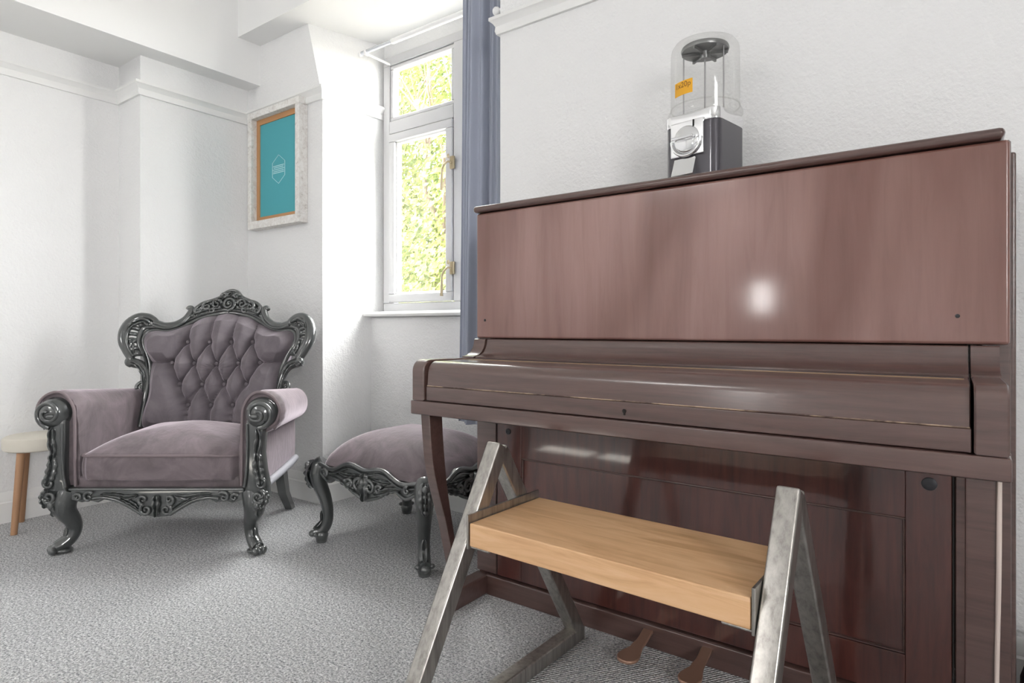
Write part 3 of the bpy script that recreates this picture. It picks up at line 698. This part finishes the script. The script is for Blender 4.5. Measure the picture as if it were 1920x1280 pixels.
cove = [(-.012, .862), (-.016, .858), (-.018, .846), (-.024, .832), (-.036, .818), (-.052, .809), (-.078, .804), (-.078, .79), (.02, .79), (.02, .862)]
MB().prism(cove, 0, L0 + .052, R0 - .052).build('music_shelf_cove', 'mahogany', pn, 50)
for a_, b_ in ((L0, L0 + .048), (R0 - .048, R0)):
    MB().prism([(y - .006 if y < 0 else y, z) for y, z in cove], 0, a_, b_).build('cove_cheek', 'mahogany', pn, 50)
    chk = [(0, .80)] + [(-.275, .803)] + [(-.283 - .034 * math.sin(t), .769 + .034 * math.cos(t)) for t in [i * PI / 2 / 8 for i in range(9)]] + [(-.317, .682), (0, .682)]
    MB().prism(chk, 0, a_, b_, 0.003, 1).build('key_cheek', 'mahogany', pn, 40)
fall = [(-.085, .799), (-.262, .799)] + [(-.268 - .036 * math.sin(t), .763 + .036 * math.cos(t)) for t in [i * PI / 2 / 8 for i in range(9)]] + [(-.307, .727), (-.085, .727)]
fb = MB().prism(fall, 0, L0 + .053, R0 - .053, 0.0015, 1).build('key_lid', 'mahogany', pn, 40)
MB().box(L0 + .06, R0 - .06, -.1515, -.1485, .798, .8005).build('lid_hinge', 'hinge_brass', fb)
MB().prism([(-.128, .7985), (-.1, .7985), (-.08, .7995), (-.08, .797), (-.128, .797)], 0, L0 + .06, R0 - .06).build('lid_groove', 'gap_dark', fb)
MB().box(L0 + .053, R0 - .053, -.3085, -.3, .7245, .7275, 0.001, 1).build('worn_lip', 'worn_wood', fb)
ks = MB().box(L0 + .051, R0 - .051, -.309, -.26, .682, .7245, 0.002, 1).build('key_slip', 'mahogany', pn)
MB().lathe([(0, .002), (.005, .002), (.0052, 0), (.004, -.002)], (-0.007, -.3095, .703), 12, 'Y').box(-.009, -.005, -.311, -.308, .693, .703).build('keyhole', 'gap_dark', ks)
MB().box(L0 - .003, R0 + .003, -.321, 0.0, .640, .681, 0.003, 1).build('key_bed', 'mahogany', pn)
# lower case
for a_, b_ in ((L0, -.622), (.626, RC)):
    MB().box(a_, b_, -0.008, 0.03, .07, .64, 0.003, 1).build('case_stile', 'mahogany', pn)
dr = MB().box(-.618, -.52, -0.006, 0.015, .070, .638, 0.002, 1).box(.535, .620, -0.006, 0.015, .070, .638, 0.002, 1)
dr.box(-.52, .535, -0.0055, 0.015, .474, .638, 0.001, 1).box(-.52, .535, -0.0055, 0.015, .070, .165, 0.001, 1)
door = dr.build('lower_door', 'mahogany_door', pn)
ip = MB().prism([(-.519, .166), (.534, .166), (.534, .473), (-.519, .473)], 1, .004, .015)
ip.build('door_panel', 'mahogany_door', door)
bead = MB()
for (x0, x1, z0, z1) in ((-.52, .535, .468, .474), (-.52, .535, .165, .170), (-.52, -.515, .17, .468), (.530, .535, .17, .468)): bead.box(x0, x1, -.004, .006, z0, z1, 0.002, 1)
bead.build('panel_bead', 'mahogany', door)
for x, r in ((-.571, .0095), (.580, .014)):
    MB().lathe([(0, .004), (r * .6, .005), (r, .003), (r * 1.05, 0)], (x, -.006, .556), 16, 'Y').build('door_button', 'iron_dark', door)
for x in (-.6205, .623): MB().box(x - .0018, x + .0018, -.003, .01, .07, .638).build('door_gap', 'gap_dark', pn)
MB().box(L0 + .05, R0 - .05, -0.020, 0.02, 0.0, .066, 0.004, 2).build('plinth', 'mahogany', pn)
def leg(x0, x1, name='leg'):
    fpts = [(-.285, .642), (-.278, .56), (-.267, .474), (-.242, .385), (-.212, .296), (-.186, .20), (-.166, .118), (-.158, .066)]
    bpts = [(-.228, .642), (-.222, .56), (-.213, .474), (-.200, .385), (-.182, .296), (-.160, .20), (-.138, .118), (-.122, .066)]
    f_ = smooth([(0, y, z) for y, z in fpts], 24); b2 = smooth([(0, y, z) for y, z in bpts], 24)
    return MB().prism([(p.y, p.z) for p in f_] + [(p.y, p.z) for p in b2[::-1]], 0, x0, x1, 0.004, 2).build(name, 'mahogany', pn, 40)
leg(L0 + .004, L0 + .042); lr = leg(R0 - .060, R0 - .014)
e_ = smooth([(R0 - .0125, y - .002, z) for y, z in [(-.285, .640), (-.267, .474), (-.212, .296), (-.166, .118), (-.158, .066)]], 24)
MB().tube(e_, 0.0038, 6).build('lit_edge', 'lit_edge_tone', lr, 60)  # pale strip painted for the light caught along the leg's edge
for a_, b_ in ((L0, L0 + .052), (R0 - .066, R0 - .01)):
    MB().box(a_, b_, -.205, 0.0, 0.0, .066, 0.006, 2).build('toe_block', 'mahogany', pn)
for x in (-.072, .094):
    pts = [(-.011, 0), (-.0105, -.05), (-.013, -.085), (-.0195, -.115), (-.021, -.138), (-.015, -.156), (-.006, -.163)]
    po = smooth([(a_, b_, 0) for a_, b_ in pts], 18); poly = [(p.x * 1.35 + x, p.y - .018) for p in po] + [(-p.x * 1.35 + x, p.y - .018) for p in po[::-1]]
    mb = MB().prism(poly, 2, .030, .040, 0.003, 2)
    mb.map(lambda p: Vector((p.x, p.y, p.z + 0.012 * math.exp(-((p.y + .02) / .03) ** 2) - 0.004 * (p.y < -.1)))).build('pedal', 'pedal_metal', pn, 50)

# ------------------------------------------------------------------ bench
bn = thing('piano_bench', 'low bench with oak plank seat between two steel triangle frames', 'bench', (-0.5657, 1.1582, 0), -0.0373)
T = 0.02
def bar(mb, p, q, wd=T, dp=T, bev=0.005):
    """square tube from p to q in a plane x = const"""
    p, q = Vector(p), Vector(q); d = q - p; ln = d.length; d.normalize(); bm = bmesh.new(); bmesh.ops.create_cube(bm, size=1)
    for v_ in bm.verts: v_.co = (v_.co.x * 2 * wd, v_.co.y * 2 * dp, v_.co.z * ln)
    bmesh.ops.bevel(bm, geom=bm.edges[:], offset=bev, segments=2, profile=0.5, affect='EDGES')
    z = d; x = Vector((1, 0, 0)); y = z.cross(x)
    mt = Matrix(((x.x, y.x, z.x, (p.x + q.x) / 2), (x.y, y.y, z.y, (p.y + q.y) / 2), (x.z, y.z, z.z, (p.z + q.z) / 2), (0, 0, 0, 1)))
    mb.bm(bm, mt); return mb
for sg in (-1, 1):
    x = sg * 0.333; ap_, sf, sb_ = 0.628, 0.335, 0.365
    bar(MB(), (x, 0.006, ap_ - .012), (x, -sf, .0175)).build('front_leg', 'steel', bn)
    bar(MB(), (x, 0.002, ap_ - .022), (x, sb_, .0175)).build('rear_leg', 'steel', bn)
    bar(MB(), (x, -sf - .014, .0205), (x, sb_ + .014, .0205)).build('floor_bar', 'steel', bn)
    xi = sg * 0.3095
    br = MB().box(xi - .003, xi + .003, -.130, .140, .405, .482, 0.001, 1)
    br.box(min(xi, xi - sg * .055), max(xi, xi - sg * .055), -.122, .135, .4055, .4115, 0.002, 1)
    br.build('angle_bracket', 'steel', bn)
MB().box(-.305, .305, -.128, .138, .412, .464, 0.003, 2).build('seat_plank', 'oak', bn)

# ------------------------------------------------------------------ sweet vending machine on the piano
GX, GY = -0.592, 1.775
gm = thing('vending_machine', 'small coin sweet vending machine with empty clear globe on the piano', 'vending machine', (GX, GY, 1.314), math.radians(-10))
def rrect(hx, hy, r, n=6):
    out = []
    for cx_, cy_, a0 in ((hx - r, hy - r, 0), (-hx + r, hy - r, PI / 2), (-hx + r, -hy + r, PI), (hx - r, -hy + r, 3 * PI / 2)):
        out += [(cx_ + r * math.cos(a0 + PI / 2 * i / n), cy_ + r * math.sin(a0 + PI / 2 * i / n)) for i in range(n + 1)]
    return out
MB().prism(rrect(.084, .084, .026), 2, .008, .165, 0.002, 1).build('body', 'machine_paint', gm, 40)
MB().prism(rrect(.087, .087, .028), 2, 0.0, .010, 0.003, 2).build('base_rim', 'chrome', gm, 40)
col = MB().prism(rrect(.087, .087, .028), 2, .163, .197, 0.004, 2).build('collar', 'chrome', gm, 40)
fp_ = MB().box(-.058, .046, -.094, -.082, .072, .172, 0.004, 2).build('coin_plate', 'chrome', gm, 40)
k = MB().lathe([(0, .010), (.030, .010), (.038, .004), (.040, 0)], (-.006, -.094, .118), 28, 'Y')
k.build('coin_dial', 'chrome', fp_, 40)
MB().box(-.040, .028, -.122, -.100, .114, .124, 0.004, 2).build('dial_handle', 'chrome', fp_, 40)
MB().tube([(-.006 + .045 * math.cos(a), -.097, .118 + .045 * math.sin(a)) for a in [PI + PI * i / 20 for i in range(21)]], 0.005, 8).build('dial_guard', 'chrome', fp_, 60)
MB().box(.014, .018, -.0955, -.09, .152, .170).build('coin_slot', 'gap_dark', fp_, 0)
ch = MB().prism([(-.094, .012), (-.112, .016), (-.094, .066), (-.080, .066), (-.080, .012)], 0, -.046, .022, 0.002, 1).build('chute_door', 'chrome', gm, 40)
gl = MB().lathe([(.093, .197), (.104, .198), (.106, .204), (.104, .212), (.0985, .216), (.097, .226), (.0965, .385), (.094, .400), (.086, .412), (.060, .421), (.0, .424)], (0, 0, 0), 48)
globe = gl.build('globe', 'clear_plastic', gm, 60)
MB().tube([(.0965 * math.cos(i / 40 * 2 * PI), .0965 * math.sin(i / 40 * 2 * PI), .226) for i in range(41)], .0022, 6, caps=False).build('globe_band', 'clear_plastic', globe, 60)
lid_ = MB().lathe([(.0, .392), (.066, .392), (.068, .398), (.066, .404), (.0, .406)], (0, 0, 0), 40)
for i in range(6):
    a = i * PI / 3; lid_.box(-.003, .003, .012, .064, .384, .392); nb = 8
    lid_.v[-nb:] = [(x * math.cos(a) - y * math.sin(a), x * math.sin(a) + y * math.cos(a), z) for x, y, z in lid_.v[-nb:]]
lid_.lathe([(.0, .372), (.014, .372), (.016, .392), (0, .392)], (0, 0, 0), 16)
lid_.build('inner_lid', 'machine_disc', gm, 40)
MB().tube([(0, 0, .197), (0, 0, .375)], .0028, 8).build('centre_rod', 'rod_metal', gm, 60)
for x, y in ((-.058, -.02), (.060, -.004)): MB().tube([(x, y, .197), (x, y, .392)], .0022, 8).build('side_rod', 'rod_metal', gm, 60)
# price sticker, wrapped round the globe
sR = 0.0978
def wrap(x, z, r): a = math.radians(-100) + x / sR; return (r * math.cos(a), r * math.sin(a), z)
st_ = MB().grid(lambda u, v: wrap(-.032 + u * .064, .247 + v * .040, sR), 14, 3)
sticker = st_.build('price_sticker', 'sticker_orange', globe, 60); sticker['label'] = 'orange price sticker reading 1x20p'
tc = bpy.data.curves.new('price_text', 'FONT'); tc.body = '1x20p'; tc.size = 0.022; tc.align_x = 'CENTER'
to = bpy.data.objects.new('price_text', tc); C.objects.link(to)
dg = bpy.context.evaluated_depsgraph_get(); tme = bpy.data.meshes.new_from_object(to.evaluated_get(dg))
bpy.data.objects.remove(to)
for v_ in tme.vertices: v_.co = wrap(v_.co.x, .268 + v_.co.y, sR + .0006)
tme.materials.clear(); tme.materials.append(M['sticker_print']); tme.name = 'price_text'
tob = bpy.data.objects.new('price_text', tme); C.objects.link(tob); tob.parent = sticker

# ------------------------------------------------------------------ framed panel on the wall
fx0, fx1, fz0, fz1, fd = -3.214, -2.734, 1.447, 2.098, 0.054
pf = thing('framed_panel', 'teal panel with pale hexagon emblem in a whitewashed box frame', 'picture', ((fx0 + fx1) / 2, YW, (fz0)))
hw, hh_ = (fx1 - fx0) / 2, fz1 - fz0; t_ = 0.036
for nm, (a_, b_, c_, d_) in (('frame_rail', (-hw, hw, 0, t_ + .008)), ('frame_rail', (-hw, hw, hh_ - t_, hh_)), ('frame_stile', (-hw, -hw + t_, t_ + .008, hh_ - t_)), ('frame_stile', (hw - t_, hw, t_ + .008, hh_ - t_))):
    MB().box(a_, b_, -fd, -.001, c_, d_, 0.002, 1).build(nm, 'white_washed_wood', pf)
ln_ = MB(); q = t_ + .0
for (a_, b_, c_, d_) in ((-hw + q, hw - q, t_ + .008, t_ + .034), (-hw + q, hw - q, hh_ - t_ - .030, hh_ - t_), (-hw + q, -hw + q + .028, t_ + .03, hh_ - t_ - .03), (hw - q - .028, hw - q, t_ + .03, hh_ - t_ - .03)):
    ln_.box(a_, b_, -.020, -.004, c_, d_, 0.001, 1)
ln_.build('liner', 'pine_liner', pf)
cv = MB().box(-hw + q + .02, hw - q - .02, -.014, -.003, t_ + .02, hh_ - t_ - .02).build('teal_board', 'teal_canvas', pf)
hx = [(.066 * math.sin(i * PI / 3), .315 + .078 * math.cos(i * PI / 3)) for i in range(6)]
em = MB()
for i in range(6):
    a_, b_ = hx[i], hx[(i + 1) % 6]; em.tube([(a_[0], -.0145, a_[1]), (b_[0], -.0145, b_[1])], .0028, 6, 0.5)
for zz, wd in ((.335, .052), (.326, .046), (.316, .054), (.306, .050), (.297, .052)):
    em.box(-wd, wd * .95, -.0152, -.0138, zz - .0022, zz + .0022)
e_o = em.build('hexagon_emblem', 'print_white', cv, 0); e_o['label'] = 'pale hexagon outline emblem with faint lettering'

# ------------------------------------------------------------------ curtain and pole
cu_ = thing('curtain', 'plain slate blue curtain drawn to the right of the window', 'curtain', (-1.67, 2.10, 0))
def cfold(u, v):
    z = 0.47 + v * 1.98; x = -0.148 - 0.030 * (1 - v) + u * (0.31 + 0.02 * (1 - v))
    amp = 0.030 * (0.75 + 0.4 * (1 - v))
    y = amp * math.sin(u * 2 * PI * 2.3 + 0.4 + .25 * math.sin(v * 3)) + 0.010 * math.sin(u * 2 * PI * 8.5 + 1)
    return (x, y, z)
mb = MB().grid(cfold, 120, 30); n0 = len(mb.v)
mb.add([(x, y + .004, z) for x, y, z in mb.v], [tuple(i for i in f[::-1]) for f in mb.f])
mb.build('cloth', 'curtain_cloth', cu_, 80)
po_ = thing('curtain_pole', 'thin pale metal curtain pole across the window head', 'curtain pole', (-2.04, 2.17, 2.372))
MB().tube([(-.535, 0, 0), (.56, 0, 0)], .011, 12).build('pole', 'pole_metal', po_, 60)
MB().tube([(-.30, 0.0, 0.0), (.56, 0, 0)], .014, 12).build('pole_sleeve', 'white_metal', po_, 60)
for x in (-.50, .545):
    MB().tube([(x, 0.19, -.01), (x, .02, -.01), (x, 0, -.016)], .007, 8).ball((x, 0, -.006), (.012, .017, .017), 10).build('bracket', 'white_metal', po_, 60)
MB().ball((-.545, 0, 0), (.018, .014, .014), 10).build('finial', 'white_metal', po_, 60)
hk = MB().lathe([(.012, 0), (.014, .006), (.008, .012), (.007, .022), (.016, .03), (.019, .04), (.014, .05), (0, .053)], (0, 0, 0), 18, 'X').map(lambda p: Vector((-p.x, p.y, p.z))).build('curtain_hook', 'white_metal', None, 60)
hk.location = (RX1, 1.972, 2.19); tag(hk, 'small white knob on the wall corner beside the curtain top', 'hook')

# ------------------------------------------------------------------ small stool
so = thing('stool', 'small round stool with pale thick seat and wooden legs', 'stool', (-3.375, 0.972, 0), math.radians(-22))
MB().lathe([(0, .352), (.118, .352), (.127, .357), (.130, .366), (.130, .400), (.127, .409), (.118, .414), (0, .414)], (0, 0, 0), 40).build('seat', 'stool_top', so, 40)
for k in range(3):
    a = (math.radians(-35), math.radians(215), math.radians(90))[k]
    MB().tube([(.090 * math.cos(a), .090 * math.sin(a), .356), (.128 * math.cos(a), .128 * math.sin(a), 0.0)], [.0165, .0125], 14, caps=True).build('leg', 'stool_leg', so, 60)

# ------------------------------------------------------------------ black bag at the far right
bg_ = MB().ball((0, 0, .105), (.12, .08, .105), 24)
bg_.tube([(.0 + .05 * math.cos(a), 0, .18 + .04 * math.sin(a)) for a in [PI * i / 12 for i in range(13)]], .008, 8)
bo = bg_.build('bag', 'black_fabric', None, 60); bo.location = (0.238, 1.78, 0); tag(bo, 'black rounded bag on the carpet beside the piano, mostly out of frame', 'bag')

# ------------------------------------------------------------------ outside: tree and lawn
struct(MB().box(-40, 40, 2.9, 60, -3.2, -3.0).build('ground', 'paving_far', ang=0), 'pale paved yard outside the window', 'ground')
tr = thing('tree', 'sunlit leafy green tree outside the window', 'tree', (-7.6, 8.2, -3.0))
def branch(mb, p, d, ln, r, lvl):
    q = p + d * ln; mb.tube(smooth([p, p + d * ln * .5 + Vector((random.uniform(-.1, .1), random.uniform(-.1, .1), 0)) * ln, q], 6), [r * (1 - .5 * i / 6) for i in range(7)], 7)
    if lvl > 0:
        for k in range(3):
            nd = (d + Vector((random.uniform(-.9, .9), random.uniform(-.8, .8), random.uniform(-.2, .7)))).normalized(); branch(mb, q, nd, ln * .68, r * .5, lvl - 1)
mb = MB(); mb.tube(smooth([(0, 0, 0), (.1, 0, 1.5), (0, .1, 3.2)], 8), [.26, .22, .2, .19, .18, .17, .17, .16, .16], 10)
mb.build('trunk', 'bark', tr, 60)
mb = MB()
for k in range(6):
    a = k * 1.05 + random.uniform(-.2, .2); branch(mb, Vector((0, .1, 2.6 + .25 * k)), Vector((math.cos(a), .7 * math.sin(a), .55 + .12 * k)).normalized(), 2.0, .10, 3)
mb.build('branches', 'bark', tr, 60)
clumps = [(random.uniform(-5.6, 5.6), random.uniform(-2.2, 2.4), random.uniform(2.2, 10.2)) for _ in range(900)]
clumps = [c_ for c_ in clumps if (c_[0] / 5.8) ** 2 + (c_[1] / 2.5) ** 2 + ((c_[2] - 6.2) / 4.2) ** 2 < 1.05]
V, Fc = [], []
for c_ in clumps:
    s_ = random.uniform(.35, .75)
    for k in range(210):
        p = Vector(c_) + Vector((random.gauss(0, s_), random.gauss(0, s_), random.gauss(0, s_ * .6)))
        n1 = Vector((random.gauss(0, 1), random.gauss(0, 1), random.gauss(0, .6))).normalized(); n2 = n1.orthogonal().normalized(); n3 = n1.cross(n2)
        a = random.uniform(.032, .058); i0 = len(V)
        V += [p - n2 * a, p + n3 * a * .62 + n1 * a * .15, p + n2 * a * 1.1, p - n3 * a * .62 + n1 * a * .15]; Fc.append((i0, i0 + 1, i0 + 2, i0 + 3))
me = bpy.data.meshes.new('foliage'); me.from_pydata([tuple(p) for p in V], [], Fc); me.materials.append(M['leaf'])
fo = bpy.data.objects.new('foliage', me); C.objects.link(fo); fo.parent = tr; fo['kind'] = 'stuff'
